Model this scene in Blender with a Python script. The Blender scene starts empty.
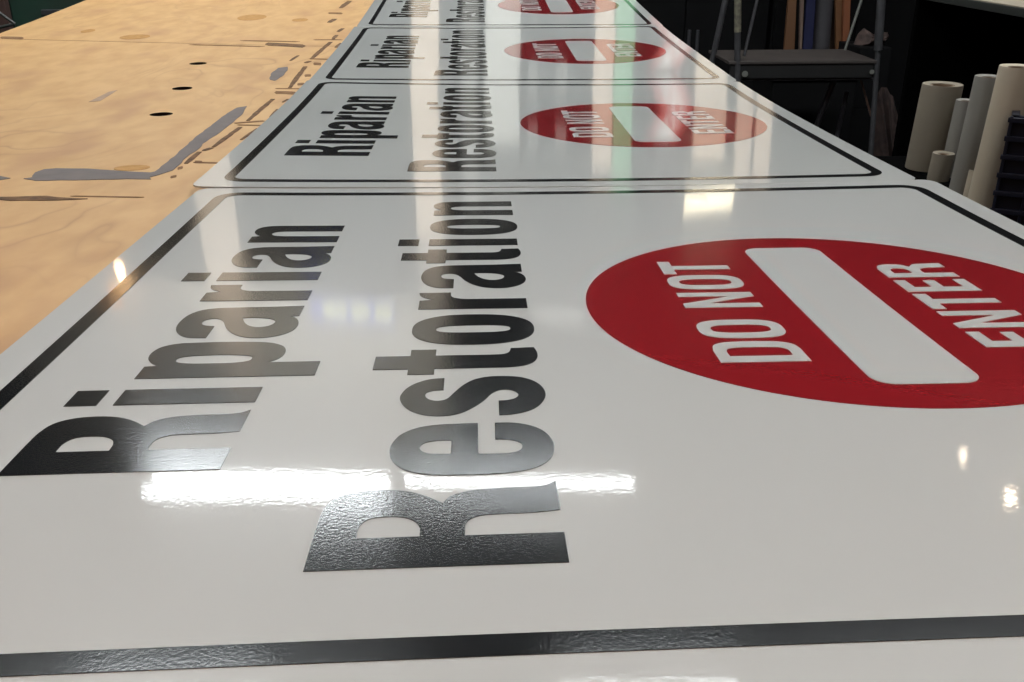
import bpy, bmesh, math, random
from math import sin, cos, tan, pi, radians
from mathutils import Vector, Matrix, Euler
from mathutils.geometry import tessellate_polygon
random.seed(4)
FIT = {"f": 958.335145, "hc": 1.393843, "pitch": 0.414697, "roll": -0.003234, "yaw": 0.034938, "cx": -1.415943, "cyy": -3.468215, "s1": 4.42842, "x1": -0.064645, "r1": -0.000824, "s2": 8.847573, "x2": -0.070309, "r2": 0.003845, "s3": 13.229007, "x3": -0.052653, "r3": 0.002232, "wv2": 0.059524, "wuv": -0.014526, "wu2v": 0.159376, "wuv2": 0.172113, "wu3": 0, "wu3v": 0, "wu2v2": 0, "q1": 0.4212, "q2": 0.289733, "q3": 0.096364, "g1": -0.1937, "g2": 0.124786, "g3": 0.229216}
TH = [-0.081697, -0.047612, -0.026961, -0.014321, 0.023466, 0.026522, 0.056169, 0.064476]
MARKS = [["grey",[[2.753,-4.362],[2.787,-4.322],[2.83,-4.34],[2.938,-4.366],[3.035,-4.348],[3.065,-4.278],[3.042,-4.058],[2.976,-3.871],[2.938,-3.765],[2.896,-3.589],[2.92,-3.573],[3.248,-3.581],[3.693,-3.608],[4.287,-3.637],[4.815,-3.644],[5.277,-3.647],[5.558,-3.627],[5.636,-3.552],[5.269,-3.507],[4.844,-3.493],[4.518,-3.494],[4.181,-3.5],[3.897,-3.511],[3.715,-3.487],[3.404,-3.494],[3.087,-3.47],[2.963,-3.466],[2.822,-3.517],[2.754,-3.557],[2.693,-3.527],[2.712,-3.69],[2.694,-3.93],[2.692,-4.263],[2.713,-4.291]]],["grey",[[2.871,-4.612],[2.841,-4.553],[2.773,-4.455],[2.725,-4.5],[2.727,-4.546]]],["brown",[[2.256,-4.331],[2.245,-4.284],[2.257,-4.014],[2.217,-3.93],[2.171,-3.737],[2.144,-3.901],[2.15,-4.18],[2.176,-4.253],[2.156,-4.285]]],["thin",[[2.249,-3.87],[2.259,-3.839],[2.236,-3.647],[2.211,-3.454],[2.198,-3.415],[2.189,-3.447],[2.213,-3.638],[2.236,-3.83]]],["brown",[[3.178,-3.45],[3.335,-3.46],[3.581,-3.461],[3.579,-3.436],[3.373,-3.43],[3.177,-3.429]]],["brown",[[3.625,-3.439],[3.667,-3.437],[3.729,-3.418],[3.728,-3.39],[3.675,-3.4],[3.624,-3.415]]],["brown",[[3.764,-3.404],[4.075,-3.407],[4.583,-3.395],[4.582,-3.368],[4.154,-3.374],[3.763,-3.383]]],["brown",[[4.891,-3.396],[5.321,-3.407],[6.008,-3.4],[6.006,-3.369],[5.43,-3.371],[4.889,-3.372]]],["thin",[[3.212,-3.398],[3.23,-3.388],[3.219,-3.309],[3.205,-3.228],[3.186,-3.209],[3.168,-3.219],[3.182,-3.299],[3.193,-3.378]]],["thin",[[4.783,-3.479],[4.808,-3.464],[4.854,-3.363],[4.894,-3.26],[4.866,-3.233],[4.841,-3.249],[4.801,-3.351],[4.756,-3.452]]],["thin",[[4.693,-3.432],[4.714,-3.419],[4.7,-3.323],[4.682,-3.227],[4.659,-3.204],[4.638,-3.218],[4.656,-3.314],[4.67,-3.409]]],["thin",[[6.404,-3.429],[6.448,-3.422],[6.426,-3.34],[6.395,-3.256],[6.349,-3.233],[6.305,-3.241],[6.336,-3.324],[6.358,-3.406]]],["thin",[[3.238,-3.394],[3.27,-3.398],[3.266,-3.375],[3.256,-3.349],[3.224,-3.337],[3.193,-3.333],[3.202,-3.358],[3.206,-3.381]]],["thin",[[3.011,-3.449],[3.046,-3.456],[3.07,-3.447],[3.086,-3.436],[3.05,-3.423],[3.014,-3.416],[2.999,-3.427],[2.976,-3.436]]],["thin",[[2.746,-3.419],[2.775,-3.424],[2.795,-3.413],[2.811,-3.4],[2.782,-3.389],[2.754,-3.384],[2.739,-3.397],[2.718,-3.408]]],["brown",[[4.039,-3.256],[4.225,-3.252],[4.518,-3.236],[4.517,-3.218],[4.271,-3.228],[4.038,-3.24]]],["brown",[[5.058,-3.234],[5.215,-3.242],[5.455,-3.245],[5.454,-3.229],[5.253,-3.224],[5.057,-3.221]]],["brown",[[5.83,-3.263],[5.897,-3.261],[6.0,-3.25],[5.999,-3.233],[5.913,-3.239],[5.829,-3.248]]],["grey",[[7.239,-3.655],[7.564,-3.693],[7.905,-3.683],[7.981,-3.588],[7.75,-3.548],[7.37,-3.537],[7.083,-3.563],[7.148,-3.63]]],["brown",[[9.799,-4.202],[9.926,-4.184],[9.843,-3.941],[9.735,-3.697],[9.605,-3.634],[9.479,-3.656],[9.586,-3.896],[9.668,-4.134]]],["thin",[[9.796,-5.198],[9.831,-5.128],[9.737,-4.687],[9.635,-4.25],[9.593,-4.162],[9.558,-4.234],[9.66,-4.669],[9.754,-5.107]]],["thin",[[10.127,-4.6],[10.164,-4.544],[10.105,-4.193],[10.039,-3.844],[9.997,-3.773],[9.961,-3.831],[10.027,-4.178],[10.085,-4.527]]],["thin",[[6.616,-3.476],[6.637,-3.459],[6.629,-3.345],[6.617,-3.23],[6.594,-3.205],[6.573,-3.223],[6.586,-3.337],[6.594,-3.451]]],["thin",[[8.557,-3.434],[8.59,-3.419],[8.571,-3.313],[8.546,-3.206],[8.511,-3.182],[8.479,-3.197],[8.504,-3.303],[8.523,-3.409]]],["thin",[[10.159,-3.621],[10.19,-3.595],[10.185,-3.427],[10.174,-3.26],[10.14,-3.224],[10.108,-3.251],[10.12,-3.419],[10.124,-3.585]]],["thin",[[8.185,-3.325],[8.27,-3.33],[8.266,-3.29],[8.244,-3.247],[8.159,-3.228],[8.076,-3.223],[8.097,-3.265],[8.101,-3.305]]],["thin",[[6.386,-3.44],[6.461,-3.437],[6.447,-3.342],[6.418,-3.245],[6.341,-3.214],[6.266,-3.219],[6.295,-3.315],[6.309,-3.409]]],["thin",[[6.858,-3.293],[6.919,-3.297],[6.937,-3.268],[6.943,-3.237],[6.88,-3.221],[6.819,-3.217],[6.814,-3.248],[6.796,-3.277]]],["thin",[[7.386,-3.301],[7.451,-3.306],[7.466,-3.277],[7.467,-3.247],[7.401,-3.231],[7.336,-3.227],[7.335,-3.257],[7.321,-3.285]]],["thin",[[12.703,-3.766],[12.779,-3.757],[12.767,-3.658],[12.74,-3.557],[12.662,-3.529],[12.586,-3.538],[12.613,-3.638],[12.625,-3.737]]],["brown",[[6.653,-3.355],[7.163,-3.38],[7.992,-3.398],[7.991,-3.363],[7.292,-3.343],[6.652,-3.327]]],["brown",[[8.556,-3.415],[9.081,-3.413],[9.939,-3.385],[9.937,-3.344],[9.216,-3.362],[8.555,-3.382]]],["brown",[[10.199,-3.375],[10.347,-3.383],[10.57,-3.375],[10.569,-3.339],[10.382,-3.339],[10.198,-3.344]]],["brown",[[10.867,-3.39],[10.992,-3.39],[11.179,-3.369],[11.177,-3.331],[11.021,-3.342],[10.865,-3.358]]],["brown",[[9.458,-3.239],[9.611,-3.241],[9.841,-3.223],[9.839,-3.189],[9.647,-3.197],[9.457,-3.21]]],["brown",[[8.254,-3.437],[8.305,-3.437],[8.381,-3.416],[8.379,-3.38],[8.315,-3.389],[8.252,-3.406]]],["brown",[[13.247,-3.648],[13.554,-3.647],[14.028,-3.61],[14.025,-3.55],[13.629,-3.569],[13.245,-3.598]]],["brown",[[11.745,-3.639],[11.886,-3.64],[12.1,-3.611],[12.098,-3.557],[11.919,-3.57],[11.743,-3.593]]],["brown",[[8.425,-3.64],[8.578,-3.637],[8.815,-3.619],[8.813,-3.596],[8.616,-3.607],[8.424,-3.621]]],["thin",[[10.478,-7.966],[10.513,-7.877],[10.387,-7.276],[10.254,-6.679],[10.209,-6.56],[10.173,-6.65],[10.307,-7.244],[10.432,-7.842]]],["thin",[[10.567,-7.978],[10.656,-7.991],[10.632,-7.843],[10.589,-7.688],[10.497,-7.623],[10.408,-7.612],[10.451,-7.766],[10.475,-7.912]]]]
POW = 20
EXPO = 0.0
U = 0.1377            # metres per sign unit (one unit = radius of the red disc)
SC = bpy.context.scene
COL = SC.collection

# ------------------------------------------------------------------ surface model
KS = [-1.8 + (14 + 1.8) * k / 7 for k in range(8)]
def interp(x, xs, ys):
    if x <= xs[0]: return ys[0]
    if x >= xs[-1]: return ys[-1]
    lo, hi = 0, len(xs) - 1
    while hi - lo > 1:
        m = (lo + hi) // 2
        if xs[m] <= x: lo = m
        else: hi = m
    t = (x - xs[lo]) / (xs[hi] - xs[lo])
    return ys[lo] * (1 - t) + ys[hi] * t
DS = 0.02
SG = [-6 + DS * i for i in range(1500)]
YY = [0.0]; ZZ = [0.0]
_t = [interp(s, KS, TH) for s in SG]
for i in range(1, len(SG)):
    YY.append(YY[-1] + (cos(_t[i]) + cos(_t[i-1])) / 2 * DS)
    ZZ.append(ZZ[-1] + (sin(_t[i]) + sin(_t[i-1])) / 2 * DS)
def uni(s, ys):
    k = (s - SG[0]) / DS; i = max(0, min(len(SG) - 2, int(k))); t = k - i
    return ys[i] * (1 - t) + ys[i+1] * t
Y0, Z0 = uni(0, YY), uni(0, ZZ)
YY = [y - Y0 for y in YY]; ZZ = [z - Z0 for z in ZZ]

def sign_point(k, u, v, off=0.0):
    """point on sign k: u along the reading direction (away), v towards the sign's foot (right)"""
    if k:
        a = FIT['r%d' % k]
        X = FIT['x%d' % k] + v * cos(a) - u * sin(a); S = FIT['s%d' % k] + u * cos(a) + v * sin(a)
    else: X, S = v, u
    Z = uni(S, ZZ)
    F = FIT
    if k == 0:
        Z += .01 * (F['wv2']*v*v + F['wuv']*u*v + F['wu2v']*u*u*v + F['wuv2']*u*v*v + F['wu3']*u**3 + F['wu3v']*u**3*v + F['wu2v2']*u*u*v*v)
    else: Z += .01 * (F['q%d' % k]*v*v + F['g%d' % k]*u*v)
    return Vector((X, uni(S, YY), Z + off)) * U
def sign_normal(k, u, v):
    h = .02
    a = sign_point(k, u + h, v) - sign_point(k, u - h, v); b = sign_point(k, u, v + h) - sign_point(k, u, v - h)
    return b.cross(a).normalized()
def ply_point(s, x, off=0.0):
    g = .03 + .06 * max(0, min(1, (0.9 - s) / 2.6))
    return Vector((x, uni(s, YY), uni(s, ZZ) - g + off)) * U

# ------------------------------------------------------------------ camera
p, r, w = FIT['pitch'], FIT['roll'], FIT['yaw']
fwd = Vector((sin(w)*cos(p), cos(w)*cos(p), -sin(p)))
rt = Vector((cos(w), -sin(w), 0)); up = rt.cross(fwd)
rt2 = rt*cos(r) + up*sin(r); up2 = -rt*sin(r) + up*cos(r)
CP = Vector((FIT['cx'], FIT['cyy'], FIT['hc'])) * U
cam = bpy.data.cameras.new('camera'); co = bpy.data.objects.new('camera', cam); COL.objects.link(co)
M = Matrix((rt2, up2, -fwd)).transposed().to_4x4(); M.translation = CP
co.matrix_world = M
cam.sensor_width = 36; cam.lens = FIT['f'] / 1024 * 36; cam.clip_start = .01; cam.clip_end = 60
SC.camera = co
FPX = FIT['f']
def ray(px, py):
    return (fwd + rt2 * ((px - 512) / FPX) + up2 * (-(py - 341) / FPX))
def aty(px, py, Y):
    d = ray(px, py); return CP + d * ((Y - CP.y) / d.y)
def atz(px, py, Z):
    d = ray(px, py); return CP + d * ((Z - CP.z) / d.z)

# ------------------------------------------------------------------ materials
MATS = {}
def mat(name, col, rough=.6, spec=.5, metal=0, noise=None, bump=None, coat=0, coat_rough=.03, emit=None, estr=0, col2=None, nscale=8, stretch=(1,1,1), sheen=0):
    if name in MATS: return MATS[name]
    m = bpy.data.materials.new(name); m.use_nodes = True; nt = m.node_tree; b = nt.nodes['Principled BSDF']
    b.inputs['Base Color'].default_value = (*col, 1); b.inputs['Roughness'].default_value = rough
    b.inputs['Specular IOR Level'].default_value = spec; b.inputs['Metallic'].default_value = metal
    b.inputs['Coat Weight'].default_value = coat; b.inputs['Coat Roughness'].default_value = coat_rough
    if emit: b.inputs['Emission Color'].default_value = (*emit, 1); b.inputs['Emission Strength'].default_value = estr
    tc = nt.nodes.new('ShaderNodeTexCoord'); mp = nt.nodes.new('ShaderNodeMapping'); mp.inputs['Scale'].default_value = stretch
    nt.links.new(tc.outputs['Object'], mp.inputs['Vector'])
    n = nt.nodes.new('ShaderNodeTexNoise'); n.inputs['Scale'].default_value = nscale; n.inputs['Detail'].default_value = 4
    nt.links.new(mp.outputs[0], n.inputs['Vector'])
    c2 = col2 if col2 else tuple(c * .8 for c in col)
    mx = nt.nodes.new('ShaderNodeMix'); mx.data_type = 'RGBA'
    mx.inputs['A'].default_value = (*col, 1); mx.inputs['B'].default_value = (*c2, 1)
    rp = nt.nodes.new('ShaderNodeMapRange'); rp.inputs[1].default_value = .35; rp.inputs[2].default_value = .65
    nt.links.new(n.outputs[0], rp.inputs[0]); nt.links.new(rp.outputs[0], mx.inputs['Factor'])
    nt.links.new(mx.outputs['Result'], b.inputs['Base Color'])
    if bump:
        bs, st, ds = bump
        n2 = nt.nodes.new('ShaderNodeTexNoise'); n2.inputs['Scale'].default_value = bs; n2.inputs['Detail'].default_value = 2
        nt.links.new(tc.outputs['Object'], n2.inputs['Vector'])
        bp = nt.nodes.new('ShaderNodeBump'); bp.inputs['Strength'].default_value = st; bp.inputs['Distance'].default_value = ds
        nt.links.new(n2.outputs[0], bp.inputs['Height']); nt.links.new(bp.outputs[0], b.inputs['Normal'])
        if coat: nt.links.new(bp.outputs[0], b.inputs['Coat Normal'])
    MATS[name] = m; return m

white_film = mat('white_film', (.508, .516, .497), col2=(.503, .511, .49), nscale=3, spec=.05, bump=(560, .2, .00006), rough=.16, coat=.8, coat_rough=.028)
black_film = mat('black_film', (.010, .011, .012), col2=(.009, .010, .011), nscale=3, bump=(850, .3, .0001), rough=.14, coat=1, coat_rough=.11)
red_film = mat('red_film', (.275, .012, .017), col2=(.27, .012, .017), nscale=3, spec=.12, bump=(560, .2, .00006), rough=.16, coat=1, coat_rough=.028)
metal_edge = mat('sign_edge_metal', (.5, .5, .5), rough=.4, metal=.6)

def wood_mat():
    m = bpy.data.materials.new('plywood'); m.use_nodes = True; nt = m.node_tree; b = nt.nodes['Principled BSDF']
    L = nt.links.new
    tc = nt.nodes.new('ShaderNodeTexCoord')
    mp = nt.nodes.new('ShaderNodeMapping'); mp.inputs['Scale'].default_value = (2.4, 1.1, 1); mp.inputs['Rotation'].default_value = (0, 0, -.12); L(tc.outputs['Object'], mp.inputs['Vector'])
    big = nt.nodes.new('ShaderNodeTexNoise'); big.inputs['Scale'].default_value = 2.2; big.inputs['Detail'].default_value = 3; big.inputs['Distortion'].default_value = .8; L(mp.outputs[0], big.inputs['Vector'])
    # rotary-cut cathedral grain: rings of the large noise field
    mul = nt.nodes.new('ShaderNodeMath'); mul.operation = 'MULTIPLY'; mul.inputs[1].default_value = 22; L(big.outputs[0], mul.inputs[0])
    fr = nt.nodes.new('ShaderNodeMath'); fr.operation = 'PINGPONG'; fr.inputs[1].default_value = 1; L(mul.outputs[0], fr.inputs[0])
    pw = nt.nodes.new('ShaderNodeMath'); pw.operation = 'POWER'; pw.inputs[1].default_value = 6; L(fr.outputs[0], pw.inputs[0])
    fine = nt.nodes.new('ShaderNodeTexNoise'); fine.inputs['Scale'].default_value = 14; fine.inputs['Detail'].default_value = 6; L(mp.outputs[0], fine.inputs['Vector'])
    mask = nt.nodes.new('ShaderNodeTexNoise'); mask.inputs['Scale'].default_value = 3.1; L(tc.outputs['Object'], mask.inputs['Vector'])
    mr = nt.nodes.new('ShaderNodeMapRange'); mr.inputs[1].default_value = .45; mr.inputs[2].default_value = .7; L(mask.outputs[0], mr.inputs[0])
    g = nt.nodes.new('ShaderNodeMath'); g.operation = 'MULTIPLY'; L(pw.outputs[0], g.inputs[0]); L(mr.outputs[0], g.inputs[1])
    c1 = nt.nodes.new('ShaderNodeMix'); c1.data_type = 'RGBA'; c1.inputs['A'].default_value = (.555, .335, .140, 1); c1.inputs['B'].default_value = (.455, .255, .095, 1)
    fr2 = nt.nodes.new('ShaderNodeMapRange'); fr2.inputs[1].default_value = .35; fr2.inputs[2].default_value = .75; L(fine.outputs[0], fr2.inputs[0]); L(fr2.outputs[0], c1.inputs['Factor'])
    c2 = nt.nodes.new('ShaderNodeMix'); c2.data_type = 'RGBA'; c2.inputs['B'].default_value = (.34, .185, .07, 1); L(c1.outputs['Result'], c2.inputs['A'])
    g2 = nt.nodes.new('ShaderNodeMath'); g2.operation = 'MULTIPLY'; g2.inputs[1].default_value = .9; L(g.outputs[0], g2.inputs[0]); L(g2.outputs[0], c2.inputs['Factor'])
    # darker cloudy patches
    pn = nt.nodes.new('ShaderNodeTexNoise'); pn.inputs['Scale'].default_value = 6; pn.inputs['Detail'].default_value = 2; L(mp.outputs[0], pn.inputs['Vector'])
    pr = nt.nodes.new('ShaderNodeMapRange'); pr.inputs[1].default_value = .54; pr.inputs[2].default_value = .75; pr.inputs[4].default_value = .7; L(pn.outputs[0], pr.inputs[0])
    c3 = nt.nodes.new('ShaderNodeMix'); c3.data_type = 'RGBA'; c3.inputs['B'].default_value = (.38, .20, .085, 1); L(c2.outputs['Result'], c3.inputs['A']); L(pr.outputs[0], c3.inputs['Factor'])
    L(c3.outputs['Result'], b.inputs['Base Color'])
    b.inputs['Roughness'].default_value = .55; b.inputs['Specular IOR Level'].default_value = .35
    return m
plywood_m = wood_mat()
ply_side = mat('plywood_edge', (.35, .22, .12), col2=(.2, .12, .06), nscale=60, stretch=(1, 1, 8))
hole_m = mat('shaded_hole', (.012, .008, .006), rough=.9, spec=.1)  # near-black hole walls stand in for the shade inside the drilled holes
lumber = mat('lumber', (.45, .28, .15), nscale=10, stretch=(1, 1, .2))
grey_paint = mat('grey_paint', (.155, .137, .130), col2=(.18, .155, .145), rough=.7, spec=.1, nscale=60)
brown_stain = mat('brown_stain', (.11, .072, .05), col2=(.20, .12, .07), rough=.9, spec=.05, nscale=90)
thin_stain = mat('faint_brown_stain', (.26, .15, .08), col2=(.18, .105, .06), rough=.9, spec=.05, nscale=80)
black_p = mat('black_paint', (.006, .006, .0065), rough=.8, spec=.15)
dark_iron = mat('dark_iron', (.045, .045, .05), rough=.5)
floor_m = mat('concrete_floor', (.016, .016, .017), rough=.85, spec=.15, nscale=5)
wall_m = mat('workshop_wall', (.055, .055, .055), rough=.9, spec=.2, nscale=2)
ceil_m = mat('workshop_ceiling', (.07, .078, .088), rough=.9, nscale=2)
tape_m = mat('tube_glow', (.9, .9, .9), emit=(.93, .98, 1.0), estr=26)

# ------------------------------------------------------------------ mesh helpers
def link(name, me, parent=None, mats=()):
    o = bpy.data.objects.new(name, me); COL.objects.link(o)
    for m in mats: me.materials.append(m)
    if parent:
        o.parent = parent; o.matrix_parent_inverse = Matrix.Translation(-parent.location) if parent.type == 'EMPTY' else Matrix.Identity(4)
    return o
def tag(o, label, cat=None, group=None):
    o['label'] = label
    if cat: o['category'] = cat
    if group: o['group'] = group
    return o
def thing(name, label, cat, loc=(0, 0, 0), group=None):
    o = bpy.data.objects.new(name, None); COL.objects.link(o); o.location = loc; o.empty_display_size = .05
    return tag(o, label, cat, group)
def struct(o):
    o['kind'] = 'structure'; return o
def new_bm(): return bmesh.new()
def box(bm, lo, hi, rot=None, bev=0):
    c = [(a + b) / 2 for a, b in zip(lo, hi)]; s = [b - a for a, b in zip(lo, hi)]
    r = bmesh.ops.create_cube(bm, size=1); vs = r['verts']
    bmesh.ops.scale(bm, vec=s, verts=vs)
    if bev:
        es = {e for v in vs for e in v.link_edges}
        rr = bmesh.ops.bevel(bm, geom=list(es), offset=bev, segments=2, affect='EDGES', profile=.6)
        vs = list({v for f in rr['faces'] for v in f.verts} | {v for v in vs if v.is_valid})
    if rot: bmesh.ops.rotate(bm, verts=vs, cent=(0, 0, 0), matrix=rot)
    bmesh.ops.translate(bm, verts=vs, vec=c)
    return vs
def tube(bm, a, b, r, n=16, r2=None, caps=True):
    a, b = Vector(a), Vector(b); d = b - a
    q = d.to_track_quat('Z', 'Y').to_matrix().to_4x4(); q.translation = (a + b) / 2
    bmesh.ops.create_cone(bm, cap_ends=caps, segments=n, radius1=r, radius2=r if r2 is None else r2, depth=d.length, matrix=q)
def lathe(bm, prof, n=32, c=(0, 0, 0)):
    rings = []
    for (rr, z) in prof:
        rings.append([bm.verts.new((c[0] + rr*cos(2*pi*i/n), c[1] + rr*sin(2*pi*i/n), c[2] + z)) for i in range(n)])
    for A, B in zip(rings[:-1], rings[1:]):
        for i in range(n):
            bm.faces.new((A[i], A[(i+1) % n], B[(i+1) % n], B[i]))
    return rings
def done(bm, name, m, parent=None, smooth=False):
    me = bpy.data.meshes.new(name); bmesh.ops.recalc_face_normals(bm, faces=bm.faces); 
    if smooth:
        for f in bm.faces: f.smooth = True
        for e in bm.edges:
            if len(e.link_faces) == 2 and e.calc_face_angle(0) > .7: e.smooth = False
    bm.to_mesh(me); bm.free()
    o = bpy.data.objects.new(name, me); COL.objects.link(o)
    for mm in (m if isinstance(m, (list, tuple)) else [m]): me.materials.append(mm)
    if parent:
        o.parent = parent
        off = Vector((0, 0, 0)); q = parent
        while q: off += q.location; q = q.parent
        me.transform(Matrix.Translation(-off))
    return o

# ------------------------------------------------------------------ glyph outlines
def curve(pts, n=6):
    """closed outline; points with a third value are corners, others lie on a smooth curve"""
    N = len(pts); out = []
    for i in range(N):
        p1, p2 = pts[i], pts[(i+1) % N]
        c1, c2 = len(p1) > 2, len(p2) > 2
        P1, P2 = Vector(p1[:2]), Vector(p2[:2])
        if c1 and c2: out.append(P1); continue
        P0 = Vector(pts[i-1][:2]) if not c1 else 2*P1 - P2
        P3 = Vector(pts[(i+2) % N][:2]) if not c2 else 2*P2 - P1
        d = lambda a, b: max((a - b).length, 1e-5) ** .5
        t0 = 0; t1 = d(P0, P1); t2 = t1 + d(P1, P2); t3 = t2 + d(P2, P3)
        for k in range(n):
            t = t1 + (t2 - t1) * k / n
            A1 = P0*((t1-t)/(t1-t0)) + P1*((t-t0)/(t1-t0)); A2 = P1*((t2-t)/(t2-t1)) + P2*((t-t1)/(t2-t1)); A3 = P2*((t3-t)/(t3-t2)) + P3*((t-t2)/(t3-t2))
            B1 = A1*((t2-t)/(t2-t0)) + A2*((t-t0)/(t2-t0)); B2 = A2*((t3-t)/(t3-t1)) + A3*((t-t1)/(t3-t1))
            out.append(B1*((t2-t)/(t2-t1)) + B2*((t-t1)/(t2-t1)))
    return [(q.x, q.y) for q in out]
def supell(cx, cy, a, b, e, n=56):
    return [(cx + a*math.copysign(abs(cos(t))**(2/e), cos(t)), cy + b*math.copysign(abs(sin(t))**(2/e), sin(t))) for t in [2*pi*i/n for i in range(n)]]
def rrect(x0, y0, x1, y1, r, n=8):
    out = []
    for cx, cy, a in ((x1-r, y1-r, 0), (x0+r, y1-r, 90), (x0+r, y0+r, 180), (x1-r, y0+r, 270)):
        out += [(cx + r*cos(radians(a + 90*k/n)), cy + r*sin(radians(a + 90*k/n))) for k in range(n+1)]
    return out
K = 1
def rect(x0, y0, x1, y1): return [[(x0, y0), (x1, y0), (x1, y1), (x0, y1)]]
G = {}
G['o'] = [[supell(.1625, .213, .1625, .2255, 2.45), supell(.163, .213, .039, .137, 3)]]
G['e'] = [[curve([(.313,.198,K),(.313,.24),(.308,.319),(.290,.374),(.250,.416),(.192,.437),(.143,.440),(.092,.429),(.046,.401),(.018,.362),(.003,.308),(0,.239),(0,.159),(.010,.094),(.034,.039),(.080,.003),(.136,-.010),(.194,-.008),(.254,.014),(.293,.053),(.311,.100),(.313,.149,K),(.204,.150,K),(.202,.126),(.194,.098),(.175,.079),(.154,.076),(.133,.084),(.119,.106),(.116,.145),(.118,.198,K)]),
           curve([(.122,.272,K),(.126,.329),(.139,.350),(.163,.359),(.192,.347),(.204,.318),(.206,.272,K)])]]
G['s'] = [[curve([(.294,.305,K),(.289,.345),(.267,.384),(.227,.417),(.175,.435),(.140,.438),(.093,.427),(.046,.400),(.015,.361),(.004,.321),(.007,.279),(.026,.243),(.066,.207),(.113,.177),(.165,.152),(.190,.124),(.186,.094),(.165,.076),(.144,.072),(.121,.084),(.109,.106),(.106,.134,K),(0,.135,K),(.004,.098),(.021,.054),(.056,.018),(.105,-.005),(.156,-.013),(.212,-.004),(.261,.022),(.292,.064),(.302,.120),(.297,.173),(.274,.213),(.230,.246),(.174,.272),(.126,.295),(.114,.319),(.124,.345),(.150,.360),(.178,.357),(.192,.341),(.196,.322),(.197,.305,K)])]]
G['t'] = [[curve([(.118,.546,K),(.118,.428,K),(.176,.428,K),(.176,.341,K),(.118,.341,K),(.118,.150,K),(.122,.110),(.138,.090),(.178,.081,K),(.182,0,K),(.133,-.008),(.083,-.006),(.043,.009),(.014,.042),(.001,.095),(0,.15,K),(0,.341,K),(-.048,.341,K),(-.048,.428,K),(0,.428,K),(0,.546,K)])]]
G['r'] = [[curve([(0,0,K),(.120,0,K),(.120,.235,K),(.126,.267),(.140,.292),(.165,.304),(.207,.305,K),(.205,.435,K),(.172,.429),(.143,.411),(.117,.374,K),(.105,.429,K),(0,.429,K)])]]
G['a'] = [[curve([(.350,0,K),(.342,.12,K),(.339,.24,K),(.331,.343),(.308,.395),(.258,.427),(.174,.439),(.101,.430),(.046,.403),(.015,.365),(.007,.297,K),(.130,.297,K),(.134,.321),(.145,.343),(.172,.353),(.199,.347),(.212,.326),(.207,.298),(.176,.275),(.111,.250),(.056,.217),(.016,.174),(0,.124),(.004,.074),(.030,.028),(.075,-.003),(.127,-.012),(.181,-.003),(.216,.017),(.228,.038,K),(.232,0,K)]),
           curve([(.216,.212,K),(.216,.156),(.203,.107),(.177,.082),(.149,.082),(.123,.098),(.112,.130),(.124,.163),(.158,.190)])]]
G['n'] = [[curve([(0,0,K),(.103,0,K),(.103,.24,K),(.106,.290),(.120,.328),(.151,.342),(.178,.328),(.192,.29),(.194,.24,K),(.194,0,K),(.298,0,K),(.297,.30,K),(.292,.361),(.275,.408),(.230,.434),(.182,.435),(.147,.422),(.109,.389,K),(.098,.430,K),(0,.430,K)])]]
G['n'] = [[[(x * 1.052, y) for x, y in q] for q in G['n'][0]]]
G['p'] = [[curve([(0,.432,K),(.102,.432,K),(.106,.389,K),(.134,.420),(.176,.442),(.230,.446),(.281,.428),(.310,.383),(.319,.30),(.319,.14),(.305,.052),(.272,.005),(.229,-.014),(.186,-.014),(.150,-.001),(.121,.028,K),(.121,-.150,K),(0,-.150,K)]),
           supell(.158, .215, .039, .128, 2.8, 32)]]
G['i'] = rect(0, 0, .115, .43) and [rect(0, 0, .115, .43), rect(0, .480, .115, .578)]
G['R'] = [[curve([(0,0,K),(.125,0,K),(.125,.230,K),(.186,.225),(.211,.198),(.218,.138),(.220,.064),(.229,0,K),(.376,0,K),(.355,.026),(.348,.065),(.346,.142),(.336,.222),(.312,.266),(.278,.286,K),(.319,.334),(.346,.389),(.353,.453),(.342,.515),(.312,.557),(.262,.575),(.169,.580,K),(0,.580,K)]),
           curve([(.127,.334,K),(.127,.480,K),(.180,.478),(.211,.460),(.220,.420),(.215,.377),(.193,.348),(.165,.336)])]]
# highway capitals
def sc(pts, x0=0, y0=0): return [[(x + x0, y + y0) for x, y in r_] for r_ in pts]
G['T'] = [[[(.066,0),(.122,0),(.122,.25),(.19,.25),(.19,.305),(0,.305),(0,.25),(.066,.25)]]]
G['O'] = [[supell(.1, .153, .1, .158, 3.0), supell(.1, .153, .042, .11, 3.0)]]
G['D'] = [[curve([(0,0,K),(0,.305,K),(.12,.305,K),(.166,.292),(.190,.255),(.198,.19),(.198,.115),(.188,.048),(.163,.012),(.12,0,K)]),
           curve([(.057,.045,K),(.11,.045),(.130,.06),(.138,.1),(.139,.16),(.136,.225),(.126,.252),(.10,.261),(.057,.261,K)])]]
G['N'] = [[[(0,0),(.052,0),(.052,.205),(.136,0),(.19,0),(.19,.305),(.138,.305),(.138,.10),(.052,.305),(0,.305)]]]
G['E'] = [[[(0,0),(.160,0),(.160,.050),(.060,.050),(.060,.133),(.150,.133),(.150,.182),(.060,.182),(.060,.255),(.158,.255),(.158,.305),(0,.305)]]]
G['H'] = [[curve([(0,0,K),(.060,0,K),(.060,.128,K),(.09,.128),(.118,.12),(.134,.09),(.140,0,K),(.202,0,K),(.197,.085),(.189,.125),(.153,.155,K),(.185,.18),(.196,.222),(.190,.262),(.172,.290),(.132,.305,K),(0,.305,K)]),
           curve([(.060,.178,K),(.060,.258,K),(.100,.258),(.126,.246),(.134,.218),(.126,.190),(.100,.178)])]]

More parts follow.
